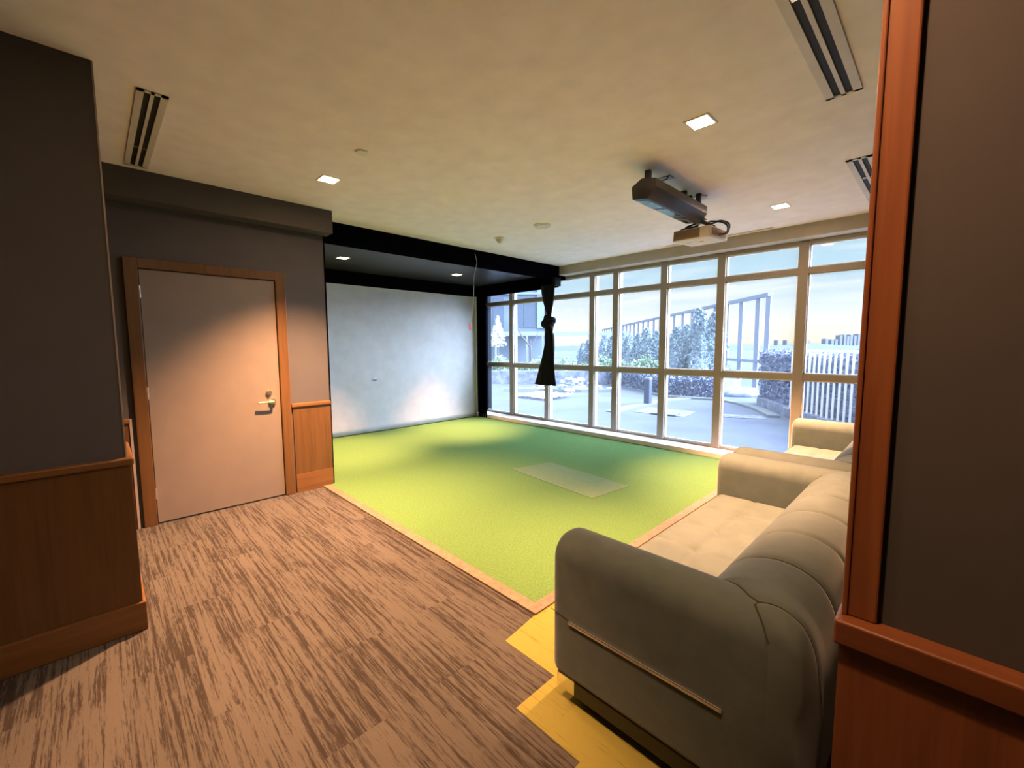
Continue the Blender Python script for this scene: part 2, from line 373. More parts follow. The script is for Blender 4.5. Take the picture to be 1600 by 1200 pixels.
# black side curtain beside window
def drape(b, x0, x1, y, z0, z1, amp, waves, th=.01, n=60, m=14, ph=0, flare=0):
    R = []
    for j in range(m + 1):
        z = z0 + (z1 - z0) * j / m; row = []
        for i in range(n + 1):
            s = i / n; x = x0 + (x1 - x0) * s
            row.append(b.verts.new((x, y + amp * math.sin(s * waves * 2 * PI + ph) * (1 + .25 * math.sin(3 * z)), z)))
        R.append(row)
    for j in range(m):
        for i in range(n): b.faces.new((R[j][i], R[j][i + 1], R[j + 1][i + 1], R[j + 1][i]))
    bmesh.ops.solidify(b, geom=b.faces[:], thickness=th)
    return b
tag(obj('side_curtain', drape(B(), -6.90, -6.63, 5.75, .012, 2.52, .022, 4), 'black', smooth=True), 'straight black floor length drape between the white screen and the window', 'curtain')
# knotted curtain
t = root('knotted_curtain', (-4.93, 5.72, .79), 'short black curtain tied in a knot hanging in front of the windows at bay corner', 'curtain')
def swag(prof, y, fold, n=48, seed=0, skew=0):
    b = B(); R = []
    for (z, cx, w, dth) in prof:
        ring = []
        for k in range(n):
            a = 2 * PI * k / n; rr = 1 + fold * math.sin(a * 7 + seed + z * 1.5) + fold * .6 * math.sin(a * 11 + z * 4)
            ring.append((cx + w * math.cos(a) * rr, y + dth * math.sin(a) * rr, z))
        R.append(ring)
    return loft(b, R)
def interp(rows, n):
    P = smoothline([(a, b, c) for a, b, c, d in rows], n); D = smoothline([(d, 0, 0) for a, b, c, d in rows], n)
    return [(p[0], p[1], p[2], q[0]) for p, q in zip(P, D)]
obj('curtain_top', swag(interp([(2.54, -4.945, .135, .05), (2.40, -4.94, .125, .05), (2.2, -4.93, .085, .045), (2.05, -4.915, .042, .035), (1.98, -4.915, .04, .035)], 6), 5.72, .10), 'curtain', t, smooth=True)
obj('curtain_tail', swag(interp([(1.76, -4.935, .05, .04), (1.68, -4.91, .085, .045), (1.5, -4.91, .10, .05), (1.2, -4.95, .145, .055), (.95, -4.985, .19, .06), (.795, -5.0, .225, .065)], 6), 5.72, .11, seed=1.2), 'curtain', t, smooth=True)
b = B(); bmesh.ops.create_uvsphere(b, u_segments=36, v_segments=24, radius=1)
for v in b.verts:
    p = v.co.copy(); k = 1 + .10 * math.sin(5 * math.atan2(p.z, p.x) + 3 * p.y) + .05 * noise.noise(p * 3)
    v.co = Vector((-4.925 + p.x * .105 * k + p.z * -.030, 5.71 + p.y * .075 * k, 1.87 + p.z * .155 * k))
# wrap band of the knot
obj('knot', b, 'curtain', t, smooth=True)
b = B(); pts = [(-4.925 + .115 * math.cos(a), 5.71 + .082 * math.sin(a), 1.90 + .07 * math.cos(a + .6)) for a in [k * PI / 12 for k in range(25)]]
tube(b, pts, .03, 10); obj('knot_wrap', b, 'curtain', t, smooth=True)
tag(obj('curtain_bracket', box(B(), -4.83, -4.77, 5.70, 5.86, 2.52, 2.66, .004), 'curtain'), 'small black bracket at the outer corner of black pelmet above knotted curtain', 'bracket')
# hanging cord with red tag
t = root('pull_cord', (-4.79, 3.86, 1.70), 'thin cord with red tag hanging from black beam before the white screen', 'cord')
obj('cord', tube(B(), smoothline([(-4.795, 3.965, 2.80), (-4.79, 3.99, 2.70), (-4.785, 3.975, 2.62), (-4.785, 3.93, 2.45), (-4.785, 3.92, 2.2), (-4.785, 3.89, 1.95), (-4.785, 3.86, 1.81)], 6), .0035, 6), 'cord', t)
obj('tag', box(B(), -4.79, -4.782, 3.835, 3.872, 1.725, 1.81, .003), 'red', t)
# ------------------------------------------------------------------ turf
tag(obj('artificial_turf', box(B(), -6.9, -1.593, 1.735, 5.76, 0, .012, .004), 'turf'), 'green artificial putting turf laid across the simulator floor', 'artificial turf')
mp = [(-3.60, 3.51), (-2.34, 3.37), (-2.27, 3.95), (-3.47, 4.07)]
tag(obj('hitting_mat', prism(B(), mp, .012, .0155), 'turfpatch'), 'paler worn rectangular hitting patch lying on the green turf', 'mat')
struct('trim_16', prism(B(), [(-4.82, 1.66), (-1.52, 1.66), (-1.593, 1.735), (-4.82, 1.735)], 0, .013), 'strip')
struct('trim_17', prism(B(), [(-1.52, 1.66), (-1.52, 5.76), (-1.593, 5.76), (-1.593, 1.735)], 0, .013), 'strip')

# ------------------------------------------------------------------ sofas
def rrect(y0, y1, z0, z1, rt, rb, ins, n=7):
    y0 += ins; y1 -= ins; z0 += min(ins, .03); z1 -= ins; rt = max(.012, rt - ins * .7); rb = max(.008, rb - ins * .5)
    P = []
    for cy, cz, r, a0 in ((y1 - rt, z1 - rt, rt, 0), (y0 + rt, z1 - rt, rt, 90), (y0 + rb, z0 + rb, rb, 180), (y1 - rb, z0 + rb, rb, 270)):
        for k in range(n): a = math.radians(a0 + 90 * k / (n - 1)); P.append((cy + r * math.cos(a), cz + r * math.sin(a)))
    return P
L = 2.04; H2 = L / 2; X0 = -.475; X1 = .46     # local: front at X0, rear at X1
def make_sofa():
    t = root('sofa', (-.645, 1.31 + H2, 0), 'sage green velvet sofa nearest the camera, chrome strip along its outer arm', 'sofa')
    arm_t = .22; AZ = .715; BZ = .12
    for s in (-1, 1):
        y0, y1 = (-H2, -H2 + arm_t) if s < 0 else (H2 - arm_t, H2)
        r = .055; st = []
        for k in range(8): a = k / 7 * PI / 2; st.append((X0 + r * (1 - math.sin(a)), r * (1 - math.cos(a)) if 0 else r * (1 - math.sin(a)), a))
        R = []
        for k in range(9):
            a = k / 8 * PI / 2; R.append((X0 + r * (1 - math.cos(PI / 2 - (PI / 2 - a))), r * (1 - math.sin(a))))
        rings = [[(x, p[0], p[1]) for p in rrect(y0, y1, BZ, AZ, .095, .03, ins)] for x, ins in R]
        for k in range(1, 24):
            x = X0 + r + (X1 - .17 - X0 - r) * k / 23
            bul = .0
            rings.append([(x, p[0], p[1]) for p in rrect(y0, y1, BZ, AZ, .095, .03, bul)])
        r2 = .14
        for k in range(1, 10):
            a = k / 9 * PI / 2; rings.append([(X1 - .03 - r2 + r2 * math.sin(a), p[0], p[1]) for p in rrect(y0, y1, BZ, AZ, .095, .03, .095 * (1 - math.cos(a)))])
        arm = obj_local('armrest', loft(B(), rings), 'sofa', t, smooth=True)
        if 1:
            yo = y0 - .004 if s < 0 else y1 + .004
            b = B(); x0, x1 = X0 + .105, X0 + .70
            box(b, x0, x1, yo - .005, yo + .005, .370, .384, .003)
            st = obj_local('chrome_strip', b, 'chrome', arm); st['label'] = 'chrome strip'
            b = B(); box(b, X0 + .035, X0 + .125, y0 + .012, y1 - .012, .055, BZ + .002, .004); obj_local('foot', b, 'chrome', t)
            b = B(); box(b, X0 + .125, X1 - .05, y0 + .012, y1 - .012, .055, BZ + .002, .004); obj_local('leg_rail', b, 'plinth', t)
            for xx in (X0 + .10, X1 - .18):
                b = B(); box(b, xx, xx + .09, y0 + .06, y1 - .06, 0, .056, .004); obj_local('leg', b, 'plinth', t)
            tube(b := B(), [(X0 + .012, yo + (.004 if s < 0 else -.004), .395), (X0 + .105, yo + (.003 if s < 0 else -.003), .383)], .0016, 5)
            obj_local('stitch', b, 'seam', arm)
    # seat base and cushion
    obj_local('seat_base', box(B(), X0 + .05, X1 - .06, -H2 + arm_t - .01, H2 - arm_t + .01, BZ, .27, .012), 'sofa', t, smooth=False)
    ya, yb_ = -H2 + arm_t + .002, H2 - arm_t - .002; xa, xb = X0 + .02, .12
    NXs, NYs = 44, 90; b = B(); G = []
    seams = [ya + (yb_ - ya) * k / 5 for k in range(1, 5)]; xm = (xa + .02 + xb - .1) / 2
    for j in range(NYs + 1):
        row = []; y = ya + (yb_ - ya) * j / NYs
        for i in range(NXs + 1):
            x = xa + (xb - xa) * i / NXs
            z = .445
            for sy in seams: z -= .007 * math.exp(-((y - sy) / .012) ** 2)
            z -= .007 * math.exp(-((x - xm) / .012) ** 2)
            for sy in seams: z -= .016 * math.exp(-((y - sy) ** 2 + (x - xm) ** 2) / .0016)
            e = min((x - xa) / .05, 1); z -= .05 * (1 - math.sqrt(max(0, 1 - (1 - e) ** 2)))
            for d_ in (y - ya, yb_ - y): e = min(d_ / .02, 1); z -= .008 * (1 - e) ** 2
            row.append(b.verts.new((x, y, z)))
        G.append(row)
    for j in range(NYs):
        for i in range(NXs): b.faces.new((G[j][i], G[j + 1][i], G[j + 1][i + 1], G[j][i + 1]))
    # skirts down to z .26
    border = [G[0][i] for i in range(NXs + 1)] + [G[j][NXs] for j in range(1, NYs + 1)] + [G[NYs][i] for i in range(NXs - 1, -1, -1)] + [G[j][0] for j in range(NYs - 1, 0, -1)]
    low = [b.verts.new((v.co.x, v.co.y, .262)) for v in border]; m = len(border)
    for k in range(m): b.faces.new((border[k], border[(k + 1) % m], low[(k + 1) % m], low[k]))
    b.faces.new(low)
    obj_local('seat_cushion', b, 'sofa', t, angle=50)
    # channelled backrest
    prof = smoothline([(-.01, .42, 0), (.04, .54, 0), (.10, .645, 0), (.17, .708, 0), (.25, .733, 0), (.325, .728, 0), (.395, .69, 0), (.44, .60, 0), (.46, .45, 0), (.46, .25, 0), (.45, .13, 0)], 6)
    prof = [(p[0], p[1]) for p in prof]
    cen = (.24, .43); NB = 240; b = B(); R = []; AR = .095; RY = []; mit = {-1: [], 1: []}
    seams = [.31 * k for k in range(-3, 4)]
    for j in range(NB + 1):
        y = -H2 + .006 + (L - .012) * j / NB
        dd = H2 - abs(y); endin = AR - math.sqrt(max(0, AR ** 2 - max(0, AR - dd) ** 2)); kk = 1 if dd > .19 else .45 + .55 * dd / .19
        g = 0
        for sy in seams: g += math.exp(-((y - sy) / .009) ** 2)
        # soft pillow between seams
        ds = min(abs(y - sy) for sy in seams); g2 = max(0, 1 - ds / .05) ** 2
        ring = []
        for k, (x, z) in enumerate(prof):
            u = k / (len(prof) - 1); wgt = 1 if u < .72 else max(0, 1 - (u - .72) / .08)
            x = .46 - (.46 - x) * kk; cx = .46 - (.46 - cen[0]) * kk
            dx, dz = cx - x, cen[1] - z; dl = math.hypot(dx, dz)
            ins = (.008 * g + .004 * g2) * wgt + endin
            ring.append((x + dx / dl * ins, y, max(z + dz / dl * ins, .125)))
        ring.append((.46 - .41 * kk, y, .13))
        ay = AR - dd if dd < AR else (dd - (arm_t - AR) if dd > arm_t - AR else 0)
        if dd < arm_t and ay < AR:
            h = AZ - AR + math.sqrt(AR ** 2 - ay ** 2)
            for p0, p1 in zip(ring, ring[1:]):
                if p0[2] < h <= p1[2]:
                    f = (h - p0[2]) / (p1[2] - p0[2]); mit[-1 if y < 0 else 1].append(Vector((p0[0] + (p1[0] - p0[0]) * f, y, h))); break
        R.append(ring); RY.append(y)
    back = obj_local('backrest', loft(B(), R), 'sofa', t, smooth=True)
    for sy in seams:
        rg = R[min(range(len(RY)), key=lambda k_: abs(RY[k_] - sy))]; q = []
        for (x, y, z) in rg[3:-18]:
            dx, dz = x - .24, z - .43; dl = math.hypot(dx, dz); q.append((x + dx / dl * .001, y, z + dz / dl * .001))
        tube(b := B(), q, .0032, 6); obj_local('seam', b, 'seam', back)
    # mitred seam where back and arm meet, laid on the surfaces
    for s in (-1, 1):
        q = mit[s] if s < 0 else mit[s][::-1]
        q = q[::2]
        if len(q) < 3: continue
        tube(b := B(), q, .0032, 6); obj_local('mitre_seam', b, 'seam', back)
    return t
sofa = make_sofa()
s2 = copytree(sofa); s2.location = (-.645, 3.40 + H2, 0)
s2['label'] = 'sage green velvet sofa beside the windows, farther along the wall behind the nearer sofa'
for o in (sofa, s2): o['group'] = 'green sofas along the right wall'

# ------------------------------------------------------------------ ceiling fittings
def spot(parent, loc, power, size=110, blend=1, rad=.05, col=WARM, aim=None):
    d = bpy.data.lights.new('lamp', 'SPOT'); d.energy = power; d.color = col; d.spot_size = math.radians(size); d.spot_blend = blend; d.shadow_soft_size = rad
    o = bpy.data.objects.new('lamp', d); COL.objects.link(o); o.parent = parent; o.location = Vector(loc) - parent.location
    if aim: o.rotation_euler = Vector(aim).to_track_quat('-Z', 'Y').to_euler()
    return o
def downlight(x, y, z, label, power, size=110, cat='ceiling light', group='square recessed downlights'):
    t = root('recessed_downlight', (x, y, z), label, cat, group)
    b = B(); s, w = .075, .062
    for q in ((-s, s, -s, -w), (-s, s, w, s), (-s, -w, -w, w), (w, s, -w, w)): box(b, x + q[0], x + q[1], y + q[2], y + q[3], z - .006, z)
    obj('trim_frame', b, 'white', t)
    obj('lens', box(B(), x - w, x + w, y - w, y + w, z - .003, z + .0), 'lens' if z == CZ else 'lens_bay', t)
    spot(t, (x, y, z - .03), power, size)
    return t
downlight(-3.63, 1.465, CZ, 'lit square ceiling downlight above the door wall, left of the others', 590, 98)
downlight(-1.15, 2.75, CZ, 'lit square ceiling downlight nearest the camera, above the sofa', 400, 69)
downlight(-1.25, 4.94, CZ, 'lit square ceiling downlight close to the windows beyond the projector', 620, 65)
downlight(-5.95, 2.55, 2.72, 'lit downlight in the black bay ceiling, left one', 420, 58, group='downlights in the bay ceiling')
downlight(-6.0, 4.55, 2.72, 'lit downlight in the black bay ceiling, right one near window', 420, 58, group='downlights in the bay ceiling')
downlight(-1.5, .35, CZ, 'lit square ceiling downlight over the brown carpet near the camera', 175, 60)
downlight(-.42, .55, CZ, 'lit square ceiling downlight above the camera beside the pillar', 22, 150)

def vent(x0, x1, y0, y1, label, axis):
    t = root('ceiling_vent', ((x0 + x1) / 2, (y0 + y1) / 2, CZ), label, 'vent', 'linear slot vents in the ceiling')
    obj('backing', box(B(), x0 + .01, x1 - .01, y0 + .01, y1 - .01, CZ - .002, CZ), 'slot', t)
    b = B(); z0, z1 = CZ - .009, CZ - .0015
    if axis == 'x':
        W = y1 - y0
        for a, c in ((0, .24), (.44, .56), (.76, 1)): box(b, x0, x1, y0 + W * a, y0 + W * c, z0, z1)
        for a in (x0, x1 - .02): box(b, a, a + .02, y0, y1, z0, z1)
    else:
        W = x1 - x0
        for a, c in ((0, .24), (.44, .56), (.76, 1)): box(b, x0 + W * a, x0 + W * c, y0, y1, z0, z1)
        for a in (y0, y1 - .02): box(b, x0, x1, a, a + .02, z0, z1)
    obj('vent_frame', b, 'ventwhite', t)
    b = B()
    for f in (.34, .66):
        if axis == 'x': box(b, x0 + .4, x0 + .43, y0 + (y1 - y0) * f - .012, y0 + (y1 - y0) * f + .012, CZ - .006, CZ - .002)
        else: box(b, x0 + (x1 - x0) * f - .012, x0 + (x1 - x0) * f + .012, y0 + .5, y0 + .53, CZ - .006, CZ - .002)
        obj('vane_clip', b, 'steel', t); b = B()
    b.free()
vent(-4.36, -3.06, .250, .385, 'two slot linear vent in the ceiling at left, above the door', 'x')
vent(-.565, -.405, 1.55, 3.02, 'two slot linear vent in the ceiling at upper right, nearest the camera', 'y')
vent(-.625, -.465, 4.10, 5.45, 'two slot linear vent in the ceiling partly behind the wood casing', 'y')
t = root('slot_diffuser', (-2.17, 5.76, CZ), 'long narrow dark slot diffuser in the ceiling along the window header', 'vent')
obj('slot_recess', box(B(), -2.82, -1.53, 5.752, 5.768, CZ - .003, CZ), 'slot', t)
b = B(); box(b, -2.83, -1.52, 5.744, 5.752, CZ - .005, CZ); box(b, -2.83, -1.52, 5.768, 5.776, CZ - .005, CZ); obj('slot_edge', b, 'ventwhite', t)
b = B(); cyl(b, (-2.97, 1.44, CZ - .006), .045, .012, seg=32, r2=.045)
tag(obj('sprinkler_cover', b, 'white', angle=40), 'small flush round cover plate on the ceiling near the left downlight', 'sprinkler cover')
t = root('smoke_detector', (-4.08, 3.78, CZ), 'small white dome detector on the ceiling beside the black beam', 'smoke detector')
b = B(); cyl(b, (-4.08, 3.78, CZ - .008), .07, .016, seg=32); obj('base_plate', b, 'white', t, angle=40)
b = B(); cyl(b, (-4.08, 3.78, CZ - .034), .03, .038, seg=32, r2=.055); cyl(b, (-4.08, 3.78, CZ - .058), .016, .012); obj('sensor_head', b, 'ventwhite', t, angle=40)
t = root('ceiling_speaker', (-3.32, 3.74, CZ), 'flat round white disc on the ceiling right of the dome detector', 'ceiling speaker')
b = B(); cyl(b, (-3.32, 3.74, CZ - .006), .10, .012, seg=40); obj('rim', b, 'white', t, angle=40)
b = B(); cyl(b, (-3.32, 3.74, CZ - .016), .08, .01, seg=40, r2=.09); obj('grille', b, 'ventwhite', t, angle=40)

# launch monitor
t = root('launch_monitor', (-1.67, 3.48, CZ), 'long black launch monitor box mounted under the ceiling before the projector', 'launch monitor')
cs = [(-1.765, 2.605), (-1.64, 2.585), (-1.57, 2.655), (-1.575, 2.72), (-1.69, 2.745), (-1.775, 2.70)]
b = B(); loft(b, [[(x, y, z) for x, z in cs] for y in (3.02, 3.97)])
bmesh.ops.recalc_face_normals(b, faces=b.faces[:]); bmesh.ops.bevel(b, geom=b.edges[:], offset=.006, segments=2, affect='EDGES', profile=.5)
obj('housing', b, 'blackplastic', t, angle=30)
def on_bottom(u, w): # u along y, w across bottom
    return (-1.765 + .125 * w, 3.02 + .95 * u, 2.605 - .02 * w - .0025)
for u0, u1 in ((.05, .30), (.36, .64), (.70, .95)):
    b = B(); q = [on_bottom(u0, .12), on_bottom(u1, .12), on_bottom(u1, .88), on_bottom(u0, .88)]
    loft(b, [[(x, y, z + .004) for x, y, z in q], q]); obj('sensor_window', b, 'darkglass', t)
for y in (3.20, 3.85):
    b = B(); box(b, -1.755, -1.715, y - .02, y + .02, 2.72, CZ); obj('bracket', b, 'blackplastic', t)
obj('power_cable', tube(B(), smoothline([(-1.60, 3.10, 2.72), (-1.62, 3.22, 2.76), (-1.65, 3.34, 2.81), (-1.68, 3.42, CZ - .004)], 6), .006, 8), 'blackplastic', t)
tag(obj('cover_plate', box(B(), -1.77, -1.655, 3.405, 3.475, CZ - .006, CZ, .002), 'brass'), 'bronze rectangular outlet plate on the ceiling above the black launch monitor', 'cover plate')
# projector with mount
t = root('projector', (-1.70, 4.15, CZ), 'white projector hanging below the ceiling in front of the windows', 'projector')
mx = Matrix.Translation((-1.70, 4.14, 2.512)) @ Matrix.Rotation(math.radians(-7), 4, 'Z') @ Matrix.Rotation(math.radians(2), 4, 'Y')
b = B(); box(b, -.18, .18, -.165, .165, -.05, .05, .012, 3, mx); shell = obj('projector_body', b, 'projwhite', t, angle=40)
b = B()
for k in range(9): box(b, -.165, .085, -.172, -.163, -.034 + k * .0078, -.030 + k * .0078, 0, 2, mx)
box(b, -.168, .088, -.1668, -.1645, -.040, .040, 0, 2, mx); obj('vent_grille', b, 'grille', shell)
b = B(); box(b, .179, .183, -.13, .13, -.03, .035, 0, 2, mx)
for k in range(4): cyl(b, mx @ Vector((.185, -.1 + k * .06, 0)), .011, .01, 'x', 12)
obj('port_panel', b, 'grille', shell)
b = B(); cyl(b, mx @ Vector((.02, 0, -.052)), .02, .008, seg=16); obj('focus_ring', b, 'ventwhite', shell); b = B(); box(b, -.10, -.05, -.05, -.035, -.053, -.049, 0, 2, mx); obj('underside_buttons', b, 'ventwhite', shell)
b = B(); cyl(b, (-1.70, 4.10, CZ - .006), .065, .012, seg=28); cyl(b, (-1.70, 4.10, 2.735), .018, .25); obj('mount_pole', b, 'ventwhite', t, angle=40)
b = B(); box(b, -1.77, -1.73, 3.99, 4.02, 2.66, CZ, .003); box(b, -1.69, -1.65, 3.99, 4.02, 2.66, CZ, .003); box(b, -1.80, -1.62, 3.96, 4.10, 2.64, 2.665, .003)
for a in (40, 130, 220, 310):
    c, s_ = math.cos(math.radians(a)), math.sin(math.radians(a)); tube(b, [(-1.70 + .02 * c, 4.12 + .02 * s_, 2.63), (-1.70 + .13 * c, 4.14 + .12 * s_, 2.60), (-1.70 + .15 * c, 4.14 + .14 * s_, 2.563)], .009, 6)
obj('mount_bracket', b, 'blackplastic', t)
for pts in ([(-1.64, 3.93, 2.69), (-1.62, 4.0, 2.60), (-1.58, 4.03, 2.59), (-1.60, 4.10, 2.62), (-1.52, 4.15, 2.61), (-1.47, 4.17, 2.57), (-1.465, 4.14, 2.50), (-1.515, 4.10, 2.49)],
            [(-1.68, 4.0, 2.66), (-1.60, 4.10, 2.60), (-1.55, 4.22, 2.64), (-1.48, 4.24, 2.60), (-1.475, 4.20, 2.52), (-1.512, 4.19, 2.51)],
            [(-1.66, 3.95, 2.72), (-1.66, 4.05, 2.64), (-1.72, 4.12, 2.61), (-1.80, 4.02, 2.575), (-1.87, 4.05, 2.57)]):
    obj('cable', tube(B(), smoothline(pts, 8), .0085, 8), 'blackplastic', t, smooth=True)

# ================================================================== outdoors
F = Vector((-.71487, .69926, 0)); Rt = Vector((.69926, .71487, 0))
def W(l, d, z=0.0): p = F * d + Rt * l; return (p.x, p.y, z)
TZ = -.05
terr = [W(-30, -2)[:2], W(-30, 46)[:2], W(9.4, 46)[:2], W(8.25, 13.2)[:2], W(7.1, 10.9)[:2], W(6.9, 3)[:2], (5, 6.15), (-7.5, 6.15), (-20, 6.15)]
terr = [(-45, 6.15), W(-20, 46)[:2], W(9.4, 46)[:2], W(8.25, 13.0)[:2], W(7.6, 11.0)[:2], (3.5, 8.2), (3.5, 6.15)]
struct('ground_terrace', prism(B(), terr, TZ - .3, TZ), 'paving')
struct('ground_far', box(B(), -3500, 3500, -50, 4500, -13, -12), 'far')
def strip(pts, w, z0, z1, m, name='trim', stuff=False):
    b = B(); P = [Vector((x, y, 0)) for x, y in pts]; L_, R_ = [], []
    for i, p in enumerate(P):
        t = (P[min(i + 1, len(P) - 1)] - P[max(i - 1, 0)]).normalized(); nn = Vector((-t.y, t.x, 0)) * w / 2
        L_.append(p + nn); R_.append(p - nn)
    loft(b, [[(a.x, a.y, z0), (a.x, a.y, z1), (c.x, c.y, z1), (c.x, c.y, z0)] for a, c in zip(L_, R_)])
    return b
struct('trim_18', strip([(-5.35, 8.45), (-5.45, 9.4), (-5.45, 10.9), (-5.2, 12.2)], .30, TZ, TZ + .03, 'kerb'), 'kerb')
struct('trim_19', strip([(-5.2, 12.2), (-4.4, 12.35), (-3.7, 11.9), (-3.1, 11.2), (-2.5, 10.2)], .22, TZ, TZ + .05, 'kerb'), 'kerb')
struct('trim_20', strip([(-9.1, 14.3), (-7.3, 13.2), (-5.9, 12.15), (-5.2, 12.2)], .22, TZ, TZ + .05, 'kerb'), 'kerb')
struct('trim_21', strip([(-10.4, 9.8), (-9.6, 10.7), (-8.4, 11.4), (-7.7, 12.2)], .16, TZ, TZ + .10, 'kerb'), 'kerb')
# sunken paver and loose slabs
def slab(x, y, sx, sy, h, rot, m, label, z=TZ, tilt=0):
    b = B(); box(b, -sx / 2, sx / 2, -sy / 2, sy / 2, 0, h, .008)
    o = obj('paving_slab', b, m); o.location = (x, y, z); o.rotation_euler = (tilt, 0, rot)
    return tag(o, label, 'paving slab', 'slabs on the terrace')
slab(-4.50, 9.35, 1.15, .9, .012, .1, 'concrete', 'dark square inset in the paving behind the fourth window mullion')
slab(-4.35, 9.05, .55, .40, .03, .15, 'kerb', 'pale slab lying on the dark square inset of the terrace', TZ + .012)
slab(-3.0, 9.9, .8, .45, .012, .5, 'concrete', 'dark flat slab set in the terrace near the dark hedge')
# planter wall, left far and curved near part
def wallstrip(name, pts, w, h, label):
    return tag(obj(name, strip(pts, w, TZ, TZ + h, None), 'concrete'), label, 'planter')
wallstrip('stone_planter', [(-14.5, 10.6), (-12.9, 11.7), (-11.3, 12.9), (-9.3, 14.75), (-7.2, 13.5), (-6.0, 12.7), (-5.2, 12.75), (-4.75, 13.05)], .35, .52, 'long low concrete planter wall at the far edge of the terrace')

def leafmesh(n, fn, size, seed):
    rnd = random.Random(seed); b = B()
    for _ in range(n):
        p, out = fn(rnd); out = Vector(out); p = Vector(p)
        d1 = (Vector((rnd.uniform(-1, 1), rnd.uniform(-1, 1), rnd.uniform(-1, 1))) + out * .6).normalized()
        d2 = d1.cross(Vector((rnd.uniform(-1, 1), rnd.uniform(-1, 1), rnd.uniform(-1, 1)))).normalized()
        s = size * rnd.uniform(.6, 1.3)
        b.faces.new([b.verts.new(q) for q in (p - d1 * s * .5, p + d2 * s * .28, p + d1 * s * .7, p - d2 * s * .28)])
    return b
def mk(name, b, m, parent=None):
    me = bpy.data.meshes.new(name); b.to_mesh(me); b.free(); me.materials.append(M_[m]); o = bpy.data.objects.new(name, me); COL.objects.link(o)
    if parent: o.parent = parent
    return o
# cedars
def cedar_proto(seed):
    t = root('cedar_tree', (0, 0, 0))
    b = B(); tube(b, [(0, 0, .0), (.02, 0, .8), (0, .02, 1.9)], .04, 6, [.05, .035, .008]); obj_local('trunk', b, 'bark', t)
    def fn(r):
        z = r.random() ** 1.25; a = r.uniform(0, 2 * PI)
        lump = 1 + .25 * math.sin(a * 3 + z * 9 + seed) + .15 * math.sin(a * 5 - z * 17)
        rad = (.42 * (1 - z) ** .62 + .02) * lump * r.uniform(.72, 1.05)
        return (rad * math.cos(a), rad * math.sin(a), .03 + 1.97 * z), (math.cos(a) * .4, math.sin(a) * .4, 1)
    mk('foliage', leafmesh(2600, fn, .085, seed), 'cedar', t)
    b = B()
    loft(b, [[(r_ * math.cos(k * PI / 5), r_ * math.sin(k * PI / 5), z) for k in range(10)] for z, r_ in ((.0, .2), (.4, .30), (.9, .24), (1.4, .14), (1.8, .03))])
    obj_local('inner_growth', b, 'cedar', t)
    return t
protos = [cedar_proto(1), cedar_proto(5)]
ced = []  # (u pixel column, depth, height)
spots = [(7.02, 14.9, 2.06), (6.75, 15.5, 2.25), (6.62, 16.2, 1.75), (6.55, 16.9, 1.72), (6.35, 17.6, 1.6), (6.2, 18.4, 1.6), (6.05, 19.2, 1.75), (5.9, 20.0, 1.55), (5.7, 20.9, 1.55), (5.55, 21.8, 1.7), (5.3, 22.7, 1.5), (5.1, 23.6, 1.55), (4.8, 24.4, 1.5), (4.5, 25.2, 1.35), (4.3, 26.0, 1.2), (6.45, 14.6, 1.35), (5.9, 15.6, 1.25), (5.5, 17.0, 1.3)]
words = ['at the right end of the row beside the bare trellis posts', 'second from the right end of the row', 'third from the right end of the row', 'fourth from the right end of the row', 'fifth from the right end of the row', 'sixth from the right end of the row', 'seventh from the right end of the row', 'eighth from the right end of the row', 'ninth from the right end of the row', 'tenth from the right end of the row', 'eleventh from the right end of the row', 'twelfth from the right end of the row', 'fourth from the left end of the row', 'third from the left end of the row', 'at the left end of the row by the pergola', 'low one in front of the two tallest cedars', 'low one in front, left of the tallest pair', 'low one in front, middle of the row']
for i, ((l_, d_, h_), wd) in enumerate(zip(spots, words)):
    o = protos[i] if i < 2 else copytree(protos[i % 2])
    o.location = W(l_ * 1.0, d_, TZ + .35); k = h_ / 2.0 * 1.06; o.scale = (k * (1.1 if i < 2 else 1.35), k * (1.1 if i < 2 else 1.35), k * 1.05); o.rotation_euler = (0, 0, i * 1.7)
    tag(o, 'cedar outside, ' + wd, 'tree', 'cedars along the trellis')
# soil bed under the cedars
tag(obj('planting_bed', prism(B(), [W(7.45, 13.9)[:2], W(7.4, 15)[:2], W(6.6, 20)[:2], W(5.4, 28)[:2], W(3.3, 26)[:2], W(4.6, 20)[:2], W(4.6, 17)[:2], W(5.6, 13.9)[:2], W(6.2, 13.2)[:2]], TZ, TZ + .42), 'concrete'), 'raised planting bed carrying the row of cedars', 'planter')
# ivy on the curved planter
def ivy(pts, h, n, seed, size=.09, thick=.12):
    P = [Vector((x, y, 0)) for x, y in pts]; segs = [(a, b_) for a, b_ in zip(P, P[1:])]; tot = sum((b_ - a).length for a, b_ in segs)
    def fn(r):
        s = r.random() * tot
        for a, b_ in segs:
            L_ = (b_ - a).length
            if s <= L_: break
            s -= L_
        p = a + (b_ - a) * (s / L_); t_ = (b_ - a).normalized(); nn = Vector((t_.y, -t_.x, 0))
        z = TZ + r.random() * h
        return (p + nn * r.uniform(0, thick)) + Vector((0, 0, z)), (nn.x, nn.y, .5)
    return leafmesh(n, fn, size, seed)
tag(mk('ivy', ivy([(-9.3, 14.55), (-7.3, 13.3), (-6.05, 12.5), (-5.2, 12.55), (-4.7, 12.85)], .62, 3600, 3), 'hedge'), 'ivy hanging over the curved planter wall below the cedars', 'ivy', kind='stuff')
